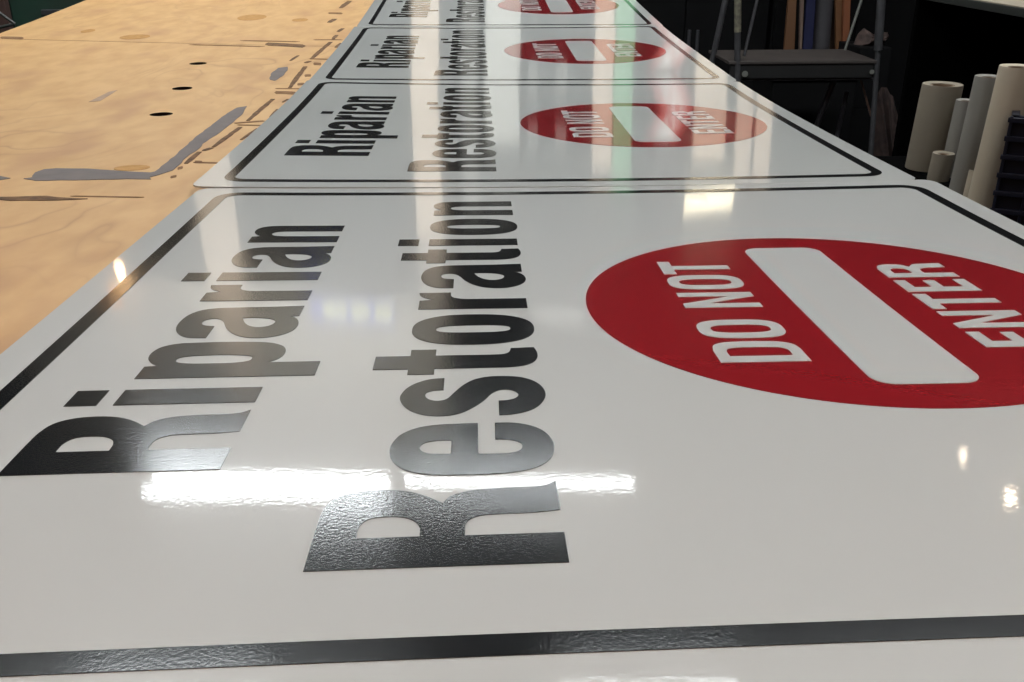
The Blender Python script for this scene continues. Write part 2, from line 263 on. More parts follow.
def film(k, shapes, name, m, parent, off, cut=.16, edge=.0022):
    """thin cut-vinyl film conforming to sign k; shapes: list of [outer, hole, ...] in reading coordinates (a right, b up)"""
    bm = new_bm()
    for rings in shapes:
        rings = [list(r_) for r_ in rings]
        vs3 = [[Vector((x, y, 0)) for x, y in r_] for r_ in rings]
        tri = tessellate_polygon(vs3)
        flat = [bm.verts.new(v) for r_ in vs3 for v in r_]
        for t in tri:
            try: bm.faces.new([flat[i] for i in t])
            except ValueError: pass
    bmesh.ops.recalc_face_normals(bm, faces=bm.faces)
    for f in bm.faces:
        if f.normal.z < 0: f.normal_flip()
    xs = [v.co.x for v in bm.verts]; ys = [v.co.y for v in bm.verts]
    for ax, lo, hi in ((0, min(xs), max(xs)), (1, min(ys), max(ys))):
        q = math.ceil(lo / cut) * cut
        while q < hi:
            nrm = (1, 0, 0) if ax == 0 else (0, 1, 0)
            bmesh.ops.bisect_plane(bm, geom=bm.verts[:] + bm.edges[:] + bm.faces[:], plane_co=(q if ax == 0 else 0, q if ax else 0, 0), plane_no=nrm, dist=1e-5)
            q += cut
    # rim going down to the sheet
    top = set(bm.faces)
    nrm = {}
    be = [e for e in bm.edges if len(e.link_faces) == 1]
    ret = bmesh.ops.extrude_edge_only(bm, edges=be)
    low = {v for v in ret['geom'] if isinstance(v, bmesh.types.BMVert)}
    uv = {}
    for v in bm.verts: uv[v] = (v.co.x, v.co.y)
    for v in bm.verts:
        a, b = uv[v]
        v.co = sign_point(k, a, -b, off - (edge if v in low else 0))
    bm.faces.ensure_lookup_table(); bm.verts.index_update()
    istop = [f in top for f in bm.faces]
    uvl = [uv[v] for v in bm.verts]
    for f in bm.faces: f.smooth = True
    bm.normal_update()
    me = bpy.data.meshes.new(name); bm.to_mesh(me); bm.free()
    cn = []; cache = {}
    for pi_, pl in enumerate(me.polygons):
        for li in pl.loop_indices:
            if istop[pi_]:
                vi = me.loops[li].vertex_index
                if vi not in cache: a, b = uvl[vi]; cache[vi] = tuple(sign_normal(k, a, -b))
                cn.append(cache[vi])
            else: cn.append(tuple(pl.normal))
    me.normals_split_custom_set(cn)
    me.materials.append(m)
    offv = Vector((0, 0, 0)); q = parent
    while q: offv += q.location; q = q.parent
    me.transform(Matrix.Translation(-offv))
    o = bpy.data.objects.new(name, me); COL.objects.link(o); o.parent = parent
    return o

def word(k, letters, base, s, name, m, parent, off):
    sh = []
    for ch, x0 in letters:
        for rings in G[ch]:
            sh.append([[(x0 + x*s, base + y*s) for x, y in r_] for r_ in rings])
    return film(k, sh, name, m, parent, off)

SLAB = [
 'nearest and largest showing white do not enter sign, whole foreground, on plywood',
 'second white do not enter sign from the camera, just behind the nearest, on plywood',
 'third white do not enter sign from the camera, second from the top of the photo',
 'farthest white do not enter sign, cut off by the top of the photo']
for k in range(4):
    base = sign_point(k, 0, -.86)
    root = thing('do_not_enter_sign', SLAB[k], 'sign', base, 'do not enter signs in a row on the plywood')
    film(k, [[rrect(-2.200, -1.36, 2.219, 3.08, .085)]], 'sheet', white_film, root, 0, cut=.14, edge=.010)
    # underside of the sheet
    ub = film(k, [[rrect(-2.195, -1.355, 2.214, 3.075, .085)]], 'backing', metal_edge, root, -.008, cut=.28, edge=.002)
    ub['label'] = 'bare metal back of the sheet'
    b = film(k, [[rrect(-2.0665, -1.2245, 2.0975, 2.9365, .145), rrect(-2.0015, -1.1595, 2.0325, 2.8715, .08)]], 'border', black_film, root, .0022)
    b['label'] = 'black border line with rounded corners'
    w1 = word(k, [('R', -1.27), ('i', -.838), ('p', -.634), ('a', -.276), ('r', .147), ('i', .414), ('a', .595), ('n', 1.018)], 2.110, 1.0, 'lettering', black_film, root, .0022)
    w1['label'] = 'black word Riparian'
    w2 = word(k, [('R', -1.76), ('e', -1.34), ('s', -.976), ('t', -.600), ('o', -.381), ('r', .011), ('a', .271), ('t', .693), ('i', .939), ('o', 1.134), ('n', 1.542)], 1.233, .995, 'lettering', black_film, root, .0022)
    w2['label'] = 'black word Restoration'
    dsk = film(k, [[[(cos(2*pi*i/160), sin(2*pi*i/160)) for i in range(160)]]], 'disc', red_film, root, .0022)
    dsk['label'] = 'red disc'
    br = film(k, [[rrect(-.815, -.177, .819, .177, .075)]], 'bar', white_film, dsk, .0042)
    br['label'] = 'white bar'
    w3 = word(k, [('D', -.602), ('O', -.371), ('N', -.026), ('O', .207), ('T', .425)], .313, 1.0, 'lettering', white_film, dsk, .0042)
    w3['label'] = 'white words DO NOT'
    w4 = word(k, [('E', -.504), ('N', -.305), ('T', -.087), ('E', .133), ('H', .329)], -.637, 1.0, 'lettering', white_film, dsk, .0042)
    w4['label'] = 'white word ENTER'

# ------------------------------------------------------------------ plywood table
XL, XR = -8.15, 1.28
def seam(x): return 10.50 - (x + 8.15) * .195 if x < -3.6 else 9.61 - (x + 3.6) * .05
def ply_sheet(f0, f1, n, label, holes=()):
    T = .13
    bm = new_bm(); nx = 40; grid = []
    for i in range(n + 1):
        row = []
        for j in range(nx + 1):
            x = XL + (XR - XL) * j / nx; s = f0(x) + (f1(x) - f0(x)) * i / n
            row.append((bm.verts.new(ply_point(s, x)), bm.verts.new(ply_point(s, x, -T))))
        grid.append(row)
    for i in range(n):
        for j in range(nx):
            a, b, c, d_ = grid[i][j], grid[i][j+1], grid[i+1][j+1], grid[i+1][j]
            bm.faces.new((a[0], b[0], c[0], d_[0])); bm.faces.new((d_[1], c[1], b[1], a[1]))
    for i in range(n):
        for j in (0, nx):
            a, d_ = grid[i][j], grid[i+1][j]; f = bm.faces.new((a[0], d_[0], d_[1], a[1])); f.material_index = 1
    for j in range(nx):
        for i in (0, n):
            a, d_ = grid[i][j], grid[i][j+1]; f = bm.faces.new((a[0], d_[0], d_[1], a[1])); f.material_index = 1
    bmesh.ops.recalc_face_normals(bm, faces=bm.faces)
    me = bpy.data.meshes.new('plywood_sheet'); bm.to_mesh(me); bm.free()
    me.materials.append(plywood_m); me.materials.append(ply_side)
    o = bpy.data.objects.new('plywood_sheet', me); COL.objects.link(o)
    if holes:
        cb = new_bm()
        for s, x in holes:
            c = ply_point(s, x)
            tube(cb, c + Vector((0, 0, -.03)), c + Vector((0, 0, .02)), .1 * U, 32)
        cm = bpy.data.meshes.new('cut'); cb.to_mesh(cm); cb.free(); cm.materials.append(hole_m)
        cu = bpy.data.objects.new('cut', cm); COL.objects.link(cu)
        md = o.modifiers.new('holes', 'BOOLEAN'); md.operation = 'DIFFERENCE'; md.object = cu; md.solver = 'EXACT'; md.material_mode = 'TRANSFER'
        dg = bpy.context.evaluated_depsgraph_get(); dg.update()
        nm = bpy.data.meshes.new_from_object(o.evaluated_get(dg))
        o.modifiers.clear(); o.data = nm; nm.name = 'plywood_sheet'
        bpy.data.objects.remove(cu)
    tag(o, label, 'plywood')
    return o
near = ply_sheet(lambda x: -5.0, lambda x: seam(x) - .012, 60, 'near plywood sheet with drilled holes and grey paint strokes under the nearer signs', [(5.27, -4.231), (6.685, -4.435), (8.285, -4.687)])
far = ply_sheet(lambda x: seam(x) + .012, lambda x: 19.0, 36, 'far plywood sheet at the top left, beyond the joint line')

def mark(pts, name, m, parent, label, off):
    bm = new_bm()
    vs3 = [Vector((x, s, 0)) for s, x in pts]
    tri = tessellate_polygon([vs3]); vs = [bm.verts.new(v) for v in vs3]
    for t in tri:
        try: bm.faces.new([vs[i] for i in t])
        except ValueError: pass
    for f in bm.faces:
        f.normal_update()
        if f.normal.z < 0: f.normal_flip()
    ys = [v.co.y for v in bm.verts]; q = math.ceil(min(ys) / .2) * .2
    while q < max(ys):
        bmesh.ops.bisect_plane(bm, geom=bm.verts[:] + bm.edges[:] + bm.faces[:], plane_co=(0, q, 0), plane_no=(0, 1, 0), dist=1e-5); q += .2
    be = [e for e in bm.edges if len(e.link_faces) == 1]
    ret = bmesh.ops.extrude_edge_only(bm, edges=be)
    low = {v for v in ret['geom'] if isinstance(v, bmesh.types.BMVert)}
    for v in bm.verts: v.co = ply_point(v.co.y, v.co.x, off - (off + .002 if v in low else 0))
    me = bpy.data.meshes.new(name); bm.to_mesh(me); bm.free(); me.materials.append(m)
    o = bpy.data.objects.new(name, me); COL.objects.link(o); o.parent = parent
    if label: o['label'] = label
    return o
def rough_outline(pts, amp):
    out = []
    for i in range(len(pts)):
        a, b = Vector(pts[i]), Vector(pts[(i+1) % len(pts)])
        n = max(1, int((b - a).length / .08)); d = (b - a)
        for k in range(n):
            q = a + d * (k / n)
            if k: q += Vector((random.uniform(-amp, amp), random.uniform(-amp, amp)))
            out.append((q.x, q.y))
    return out
for kind, pts in MARKS[:-2] + MARKS[-1:]:
    par = near if sum(q[0] for q in pts) / len(pts) < 10 else far
    if kind == 'grey': mark(rough_outline(pts, .006), 'paint_stroke', grey_paint, par, 'grey paint stroke', .004)
    elif kind == 'brown':
        cx0 = sum(q[1] for q in pts) / len(pts); pts = [(s_, cx0 + (x_ - cx0) * 1.3) if abs(pts[0][1] - pts[3][1]) < .4 and len(pts) == 6 else (s_, x_) for s_, x_ in pts]
        mark(rough_outline(pts, .004), 'scuff_mark', brown_stain, par, 'dark brown scuff', .0045)
    else: mark(pts, 'scratch', thin_stain, par, 'faint brown scratch', .0035)

# knots and smudges in the veneer
knot_m = mat('knot_brown', (.40, .225, .09), col2=(.48, .28, .115), rough=.9, spec=.05, nscale=120)
def inv_ply(px, py):
    s, x = 3.0, -4.0
    for _ in range(60):
        f = lambda s_, x_: (lambda q: (512 + FPX * q.dot(rt2) / q.dot(fwd), 341 - FPX * q.dot(up2) / q.dot(fwd)))(ply_point(s_, x_) - CP)
        X, Y = f(s, x); a = f(s + .01, x); c = f(s, x + .01)
        m11, m21, m12, m22 = (a[0] - X) / .01, (a[1] - Y) / .01, (c[0] - X) / .01, (c[1] - Y) / .01
        dt = m11 * m22 - m12 * m21; ex, ey = px - X, py - Y
        ds, dx = (ex * m22 - ey * m12) / dt, (m11 * ey - m21 * ex) / dt
        k = max(1, abs(ds), abs(dx)); s += ds / k; x += dx / k
    return s, x
for px, py, ws, wx in ((135, 37, .22, .20), (252, 17.5, .30, .22), (88, 31, .16, .09), (132, 168, .09, .12), (300, 20, .16, .12)):
    s0, x0 = inv_ply(px, py)
    mark(rough_outline([(s0 + ws * sin(2*pi*i/14), x0 + wx * cos(2*pi*i/14)) for i in range(14)], .012), 'knot', knot_m, near if s0 < 9.5 else far, 'brown knot in the veneer', .003)
s0, x0 = inv_ply(93, 102); s1, x1 = inv_ply(112, 92)
mark([(s0, x0 - .04), (s1, x1 - .03), (s1 + .1, x1 + .02), (s0 + .05, x0 + .05)], 'scuff_mark', mat('smudge', (.33, .215, .135), rough=.6, nscale=80), near, 'faint grey brown smudge', .003)

# bench that carries the sheets
FZ = -.90
bench = thing('workbench', 'lumber workbench frame under the plywood sheets', 'workbench', ((XL + XR) / 2 * U, 7 * U, FZ))
for x in (XL + .5, (XL + XR) / 2, XR - .5):
    bm = new_bm(); prev = None
    for i in range(41):
        s = -4.6 + 23.2 * i / 40; q = ply_point(s, x, -.135)
        ring = [bm.verts.new(q + Vector((dx, 0, dz))) for dx, dz in ((-.02, 0), (.02, 0), (.02, -.09), (-.02, -.09))]
        if prev:
            for a in range(4): bm.faces.new((prev[a], prev[(a+1) % 4], ring[(a+1) % 4], ring[a]))
        else: bm.faces.new(ring)
        prev = ring
    bm.faces.new(prev[::-1]); done(bm, 'rail', lumber, bench)
for s in (-4.2, 2.5, 9.2, 16.0):
    for x in (XL + .5, XR - .5):
        q = ply_point(s, x, -.135); bm = new_bm()
        sx = 1 if x < -3 else -1
        box(bm, (q.x - .045 + sx*.066, q.y - .045, FZ), (q.x + .045 + sx*.066, q.y + .045, q.z - .012), bev=.003); done(bm, 'leg', lumber, bench)
    a = ply_point(s, XL + .5, -.135); b = ply_point(s, XR - .5, -.135); bm = new_bm()
    box(bm, (a.x + .02, a.y + .046, FZ + .2), (b.x - .02, a.y + .08, FZ + .29)); done(bm, 'stretcher', lumber, bench)

# ------------------------------------------------------------------ room
def slab(name, lo, hi, m):
    bm = new_bm(); box(bm, lo, hi); return struct(done(bm, name, m))
RX0, RX1, RY0, RY1, RZ1 = -4.6, 4.4, -3.2, 6.6, 2.35
slab('floor', (RX0 - .1, RY0 - .1, FZ - .1), (RX1 + .1, RY1 + .1, FZ), floor_m)
slab('ceiling', (RX0 - .1, RY0 - .1, RZ1), (RX1 + .1, RY1 + .1, RZ1 + .1), ceil_m)
slab('wall_back', (RX0 - .1, RY1, FZ), (RX1 + .1, RY1 + .1, RZ1), wall_m)
slab('wall_front', (RX0 - .1, RY0 - .1, FZ), (RX1 + .1, RY0, RZ1), wall_m)
slab('wall_left', (RX0 - .1, RY0, FZ), (RX0, RY1, RZ1), wall_m)
slab('wall_right', (RX1, RY0, FZ), (RX1 + .1, RY1, RZ1), wall_m)

# ------------------------------------------------------------------ ceiling lamps
housing = mat('lamp_housing', (.5, .5, .5), rough=.5)
cap_m = mat('tube_end_cap', (.3, .3, .3), metal=.7, rough=.4)
def tube_lamp(x0, x1, y, z, gap, label, rad=.019, power=None, m=tape_m, chain=True):
    t = thing('tube_lamp', label, 'lamp', ((x0 + x1) / 2, y, z), 'tube lamps hung from the ceiling')
    bm = new_bm()
    hw = gap / 2 + .05
    prof = [(-hw, -.0), (-hw + .03, .045), (-.04, .055), (-.04, .085), (.04, .085), (.04, .055), (hw - .03, .045), (hw, 0), (hw - .012, .002), (hw - .036, .04), (-hw + .036, .04), (-hw + .012, .002)]
    ra = [bm.verts.new((x0 - .02, y + a, z + b)) for a, b in prof]; rb = [bm.verts.new((x1 + .02, y + a, z + b)) for a, b in prof]
    for i in range(len(prof)): bm.faces.new((ra[i], ra[(i+1) % len(prof)], rb[(i+1) % len(prof)], rb[i]))
    bm.faces.new(ra); bm.faces.new(rb[::-1]); done(bm, 'housing', housing, t)
    for dy in ((-gap/2, gap/2) if gap else (0,)):
        bm = new_bm(); tube(bm, (x0 + .015, y + dy, z + .01), (x1 - .015, y + dy, z + .01), rad, 16); tb = done(bm, 'tube', m, t, True); tb['label'] = 'glowing fluorescent tube'
        for xa, xb in ((x0, x0 + .015), (x1 - .015, x1)):
            bm = new_bm(); tube(bm, (xa, y + dy, z + .01), (xb, y + dy, z + .01), rad * 1.05, 16); done(bm, 'end_cap', cap_m, tb, True)
    if chain:
        for xx in (x0 + .15, x1 - .15):
            bm = new_bm(); tube(bm, (xx, y, z + .08), (xx, y, RZ1), .003, 8); done(bm, 'hanger_rod', cap_m, t)
    if power:  # extra area light, carried only by the added lamps
        L = bpy.data.lights.new('added_area_light', 'AREA'); L.shape = 'RECTANGLE'; L.size = x1 - x0; L.size_y = gap + .06; L.energy = power; L.color = (.95, .985, 1.0)
        lo = bpy.data.objects.new('added_area_light', L); COL.objects.link(lo); lo.parent = t; lo.location = (0, 0, -.012)
    return t
LH = 2.0
tube_lamp(-1.99, -.72, 4.09, LH, .17, 'left twin tube lamp whose reflection is the wide white streak on the nearest sign')
tube_lamp(-.665, .582, 4.16, LH, .0, 'single tube lamp whose reflection is the thin white streak right of the wide one')
dim_tube = mat('dim_tube_glow', (.9, .9, .9), emit=(.93, .98, 1.0), estr=9)
for nm, x0 in (('left', -1.70), ('right', -.01)):
    tube_lamp(x0, x0 + .66, 2.42, LH, .08, nm + ' twin tube lamp glowing at the bottom edge of the nearest sign', m=dim_tube)
for nm, x0, y in (('left', -1.5, .1), ('right', .3, .1)):  # unseen overhead lamps added to light the table
    tube_lamp(x0, x0 + 1.22, y, LH, .14, nm + ' added unseen twin tube lamp above the camera', power=POW * .1)
for nm, x0 in (('left', -1.75), ('right', .55)):  # added row, kept out of view, brightening the farther signs
    tube_lamp(x0, x0 + 1.22, 1.92, LH, .14, nm + ' added unseen twin tube lamp above the middle signs', power=POW * 1.6)

def spot(loc, tgt, power, size, col, rad=.02, blend=.5, parent=None):  # added spots without fixtures, brightening the reflected boards and upper panel
    L = bpy.data.lights.new('board_fill_spot', 'SPOT'); L.energy = power; L.spot_size = radians(size); L.spot_blend = blend; L.color = col; L.shadow_soft_size = rad
    o = bpy.data.objects.new('board_fill_spot', L); COL.objects.link(o); o.location = loc
    o.rotation_euler = (Vector(tgt) - Vector(loc)).to_track_quat('-Z', 'Y').to_euler()
    return o

# ------------------------------------------------------------------ back of the workshop, seen mainly as reflections in the signs
PY = 5.0
def upright(name, x0, x1, z0, z1, m, label, cat, th=.03, y=PY, lean=0, group='tall panels standing on the black cabinets'):
    t = thing(name, label, cat, ((x0 + x1) / 2, y, z0), group)
    bm = new_bm(); box(bm, (x0, y, z0), (x1, y + th, z1), bev=.004)
    if lean:
        for v in bm.verts: v.co.x += lean * (v.co.z - z0)
    done(bm, 'board', m, t)
    bm = new_bm(); box(bm, (x0 - .006 , y - .004, z0), (x1 + .006, y + th + .004, z0 + .03), bev=.003)
    done(bm, 'foot_strip', dark_iron, t)
    return t
beige = mat('beige_laminate', (.80, .66, .52), rough=.5, nscale=3, col2=(.78, .64, .50))
beige2 = mat('pale_beige_board', (.74, .62, .50), rough=.6, nscale=3)
whitep = mat('white_board', (.74, .75, .70), rough=.6, nscale=3, col2=(.66, .67, .62))
palep = mat('pale_grey_board', (.30, .30, .28), rough=.6)
greenp = mat('green_board', (.20, .50, .27), rough=.5, nscale=3, col2=(.19, .47, .25))
CT = .30
def cabinet(x0, x1, y0, y1, z1, label):
    t = thing('cabinet', label, 'cabinet', ((x0 + x1) / 2, (y0 + y1) / 2, FZ), 'black cabinets along the back wall')
    bm = new_bm(); box(bm, (x0, y0, FZ + .06), (x1, y1, z1 - .02), bev=.004); box(bm, (x0 + .03, y0 + .05, FZ), (x1 - .03, y1, FZ + .06)); done(bm, 'body', black_p, t)
    bm = new_bm(); box(bm, (x0 - .008, y0 - .015, z1 - .02), (x1 + .008, y1, z1), bev=.003); done(bm, 'top', black_p, t)
    mid = (x0 + x1) / 2
    for a, b, hx in ((x0 + .01, mid - .003, mid - .04), (mid + .003, x1 - .01, mid + .04)):
        bm = new_bm(); box(bm, (a, y0 - .018, FZ + .08), (b, y0, z1 - .035), bev=.003); dr = done(bm, 'door', black_p, t)
        bm = new_bm(); tube(bm, (hx, y0 - .035, z1 - .35), (hx, y0 - .035, z1 - .2), .006, 8)
        for zz in (z1 - .35, z1 - .2): tube(bm, (hx, y0 - .035, zz), (hx, y0 - .016, zz), .005, 8)
        done(bm, 'handle', dark_iron, dr)
cx_ = -2.3
nms = ['leftmost', 'second', 'third', 'fourth', 'rightmost']
for i in range(5):
    cabinet(cx_, cx_ + .9, 4.82, 5.5, CT, nms[i] + ' black two-door cabinet from the left along the back'); cx_ += .92

upright('wall_board', -1.775, -1.56, CT, 2.1, beige, 'tall beige board farthest left, reflected at the corner of the nearest sign', 'board')
upright('wall_board', -.54, -.39, CT, 1.50, beige, 'beige board reflected across the word Riparian of the farther signs', 'board')
upright('wall_board', -.265, -.175, CT, .92, palep, 'narrow white board reflected across the word Restoration', 'board')
upright('wall_board', -.135, .055, CT, .76, whitep, 'wide white board between the word Restoration and the red discs in reflection', 'board')
upright('wall_board', .105, .155, CT + .0, .79, palep, 'narrow pale post just left of the middle of the red discs in reflection', 'board')
upright('wall_board', .255, .315, CT + .0, .79, palep, 'second narrow pale post left of the beige board in reflection', 'board')
upright('wall_board', .462, .572, CT, .862, beige, 'beige board reflected beside the green one in the second sign', 'board')
upright('wall_board', .576, .682, CT, .893, greenp, 'green board reflected in the middle of the far signs', 'board')
upright('wall_board', 1.03, 1.21, CT, .822, beige2, 'pale beige board reflected at the right edge of the third sign', 'board', lean=.0)
upright('wall_board', 1.27, 1.36, CT, .90, beige2, 'narrow beige board right of the pale one in reflection', 'board')
upright('wall_board', 1.38, 1.47, CT, .92, beige, 'rightmost beige board reflected at the right edge of the second sign', 'board')

# red and white banner, leaning
red_s = mat('red_banner', (.55, .12, .10), rough=.5); white_s = mat('white_banner', (.80, .80, .78), rough=.5)
t = thing('banner_board', 'slanting red board with a white stripe, mirrored beside the far red discs', 'banner', (.98, PY, CT), None)
def shear(bm, k, z0):
    for v in bm.verts: v.co.x += k * (v.co.z - z0)
bm = new_bm(); box(bm, (.895, PY, .58), (1.075, PY + .02, .74), bev=.003); shear(bm, -.9, .58); done(bm, 'board', red_s, t)
bm = new_bm(); box(bm, (.94, PY - .004, .585), (1.03, PY + .001, .735)); shear(bm, -.9, .58); done(bm, 'stripe', white_s, t)
bm = new_bm()
for z in (.60, .64, .68): tube(bm, (.985 - .9 * (z - .58), PY - .007, z), (.985 - .9 * (z - .58), PY - .003, z), .016, 20)
done(bm, 'dots', red_s, t)
bm = new_bm(); box(bm, (.965, PY + .02, CT), (.995, PY + .045, .60)); box(bm, (.90, PY - .03, CT), (1.02, PY + .07, CT + .015)); done(bm, 'stand', dark_iron, t)
t = thing('bin', 'black bin on the cabinets in front of the two pale posts', 'bin', (.21, PY - .08, CT))
bm = new_bm(); box(bm, (.07, PY - .13, CT), (.35, PY - .01, .645), bev=.01); done(bm, 'body', black_p, t)
bm = new_bm(); box(bm, (.06, PY - .14, .645), (.36, PY - .002, .665), bev=.004); done(bm, 'lid', black_p, t)

# upper beige wall panel with a blue lit sign
up_m = mat('upper_wall_panel', (.62, .57, .48), rough=.8, nscale=2)
bm = new_bm(); box(bm, (-3.0, 5.06, 1.41), (-.42, 5.12, RZ1 - .002)); o = done(bm, 'trim_1', up_m); struct(o)
t = thing('lit_sign', 'blue lit sign with yellow characters on the beige upper wall, mirrored in the nearest sign', 'sign', (-.955, 5.03, 1.425))
blue_e = mat('blue_sign_face', (.1, .12, .5), emit=(.35, .42, 1.0), estr=.75); yel_e = mat('yellow_sign_glow', (.8, .8, .2), emit=(1.0, 1.0, .45), estr=1.8)
bm = new_bm(); box(bm, (-1.20, 5.025, 1.425), (-.71, 5.06, 1.545), bev=.004); done(bm, 'face', blue_e, t)
bm = new_bm()
for xs_ in ((-1.12, -1.085, -1.05, -1.015), (-.955, -.92, -.885), (-.815, -.765)):
    for x in xs_:
        wd = .042 if xs_[0] == -.815 else .028
        box(bm, (x, 5.018, 1.447), (x + wd * .28, 5.026, 1.525)); box(bm, (x + wd * .7, 5.018, 1.447), (x + wd, 5.026, 1.50)); box(bm, (x + wd * .28, 5.018, 1.447), (x + wd * .7, 5.026, 1.462)); box(bm, (x + wd * .28, 5.018, 1.484), (x + wd * .7, 5.026, 1.497))
done(bm, 'characters', yel_e, t)

spot((-1.65, 4.0, 1.9), (-1.65, 5.0, 1.0), 42, 60, (1, .93, .82))
spot((-.35, 4.0, 1.45), (-.35, 5.0, .66), 42, 46, (1, .94, .86))
spot((.55, 4.0, 1.45), (.55, 5.0, .66), 42, 46, (1, .94, .86))
spot((1.25, 4.0, 1.45), (1.25, 5.0, .66), 42, 46, (1, .93, .85))
spot((-1.0, 4.1, 1.5), (-1.0, 5.06, 1.9), 20, 75, (1, .97, .9))

# small lamps
warm_e = mat('warm_lamp_glow', (.9, .8, .6), emit=(1.0, .62, .30), estr=45)
warm_w = mat('warm_white_glow', (.9, .85, .7), emit=(1.0, .86, .58), estr=14)
hot_w = mat('hot_bulb_glow', (.9, .85, .7), emit=(1.0, .80, .58), estr=45)
def bar_lamp(x0, x1, y, z, r, m, label):
    t = thing('bar_lamp', label, 'lamp', ((x0 + x1) / 2, y, z))
    bm = new_bm(); tube(bm, (x0, y, z), (x1, y, z), r, 16); g_ = done(bm, 'tube', m, t, True)
    bm = new_bm(); box(bm, (x0 - .02, y + r * .4, z + r * .6), (x1 + .02, y + r + .03, z + r + .03), bev=.004); done(bm, 'housing', dark_iron, t)
    for xx in (x0 - .02, x1 + .005):
        bm = new_bm(); box(bm, (xx, y - r, z - r), (xx + .015, y + r + .02, z + r + .02)); done(bm, 'end_cap', dark_iron, t)
    for xx in (x0 + .03, x1 - .03):
        bm = new_bm(); tube(bm, (xx, y + r + .01, z + r + .03), (xx, y + r + .01, RZ1), .003, 8); done(bm, 'hanger_rod', dark_iron, t)
bar_lamp(.975, 1.245, 4.9, .946, .009, warm_w, 'short warm bar lamp whose bright streak shows at the far edge of the nearest sign')
faint_e = mat('dim_lamp_glow', (.8, .8, .8), emit=(1, .98, .92), estr=1.0)
bar_lamp(.12, .40, 4.9, 1.425, .02, faint_e, 'short dim bar lamp left of the warm one')
def bulb(c, r, m, label):
    c = Vector(c); t = thing('hanging_bulb', label, 'lamp', c)
    bm = new_bm(); bmesh.ops.create_uvsphere(bm, u_segments=24, v_segments=16, radius=r, matrix=Matrix.Translation(c)); done(bm, 'bulb', m, t, True)
    bm = new_bm(); tube(bm, c + Vector((0, 0, r * .8)), c + Vector((0, 0, r * .8 + .05)), .017, 16); done(bm, 'socket', dark_iron, t, True)
    bm = new_bm(); tube(bm, c + Vector((0, 0, r * .8 + .05)), (c.x, c.y, RZ1), .003, 8); done(bm, 'cord', dark_iron, t)
bulb((2.526, 4.509, 2.0), .014, hot_w, 'hanging warm bulb reflected as the small round spot at the right of the nearest sign')
bulb((2.521, 4.016, 2.0), .024, hot_w, 'brighter hanging warm bulb reflected near the right edge of the nearest sign')
bulb((-2.23, 4.9, 1.335), .024, warm_e, 'hanging warm bulb reflected at the left edge of the nearest sign')

def add_tint_lamp(c, label, power):  # unseen warm lamps added to tint the sides of the nearest sign
    c = Vector(c); t = thing('tint_lamp', label, 'lamp', c, None)
    bm = new_bm(); lathe(bm, [(.022, .10), (.03, .07), (.075, .0), (.078, .0), (.034, .072), (.026, .102)], 28, tuple(c)); done(bm, 'shade', dark_iron, t, True)
    bm = new_bm(); bmesh.ops.create_uvsphere(bm, u_segments=16, v_segments=12, radius=.028, matrix=Matrix.Translation(c + Vector((0, 0, .035)))); done(bm, 'bulb', hot_w, t, True)
    bm = new_bm(); tube(bm, c + Vector((0, 0, .09)), (c.x, c.y, RZ1), .004, 8); done(bm, 'cord', dark_iron, t)
    L = bpy.data.lights.new('tint_light', 'POINT'); L.energy = power; L.color = (1, .55, .38); L.shadow_soft_size = .03
    o = bpy.data.objects.new('tint_light', L); COL.objects.link(o); o.parent = t; o.location = (0, 0, -.03)
add_tint_lamp((-.80, -.45, .50), 'added unseen warm lamp behind the camera on the plywood side', 3.6)
add_tint_lamp((.50, -.42, .50), 'added unseen warm lamp behind the camera on the disc side', 4)

orange_e = mat('orange_bulb_glow', (.9, .5, .2), emit=(1.0, .42, .12), estr=4)  # second bulb, added to give the orange glow on the border
bulb((-2.29, 4.9, 1.445), .03, orange_e, 'added orange bulb for glow on the black border at the left of the nearest sign')

# ------------------------------------------------------------------ step ladder (right, behind the signs)
lad = mat('ladder_paint', (.055, .055, .058), rough=.6, spec=.25, col2=(.042, .042, .045), nscale=30)
lad_y = mat('worn_yellow_paint', (.20, .19, .13), rough=.6, col2=(.10, .09, .07), nscale=60)
step_m = mat('ladder_step_tread', (.050, .040, .036), rough=.7, col2=(.038, .031, .028), nscale=12)
LY = 3.3
q = atz(800, 150, FZ)
ladder = thing('step_ladder', 'grey metal step ladder with a wide dark step, standing right of the signs', 'ladder', (aty(800, 60, LY).x, LY, FZ))
def px_tube(pts, r, name, m, parent, flat=False, n=10):
    bm = new_bm()
    for a, b in zip(pts[:-1], pts[1:]): tube(bm, a, b, r, n)
    return done(bm, name, m, parent, True)
def floor_ext(a, b):
    """extend the line a->b down to the floor"""
    t_ = (FZ - a.z) / (b.z - a.z); return a + (b - a) * t_
a, b = aty(738, -60, LY), aty(737, 78, LY); jn = aty(737.6, 32, LY)
fl = floor_ext(a, b)
px_tube([fl, jn], .0125, 'front_rail', lad, ladder)
o = px_tube([jn, a], .0135, 'front_rail', lad_y, ladder); o['label'] = 'worn yellow upper length of rail'
a, b = aty(734, -40, LY + .22), aty(712, 62, LY + .22); px_tube([floor_ext(a, b), a], .012, 'rear_leg', lad, ladder)
a, b = aty(763, -25, LY + .1), aty(744, 56, LY + .02); px_tube([b, a], .006, 'brace', lad, ladder)
a, b = aty(884, -40, LY), aty(871, 150, LY); m1 = aty(878, 50, LY); px_tube([floor_ext(m1, b), m1], .0105, 'front_rail', lad, ladder); px_tube([m1, a], .0165, 'front_rail', lad, ladder)
pale = mat('pale_brace', (.12, .125, .11), rough=.4)
a, b = aty(868, -20, LY + .05), aty(845, 50, LY + .02); px_tube([b, a], .0055, 'brace', pale, ladder)
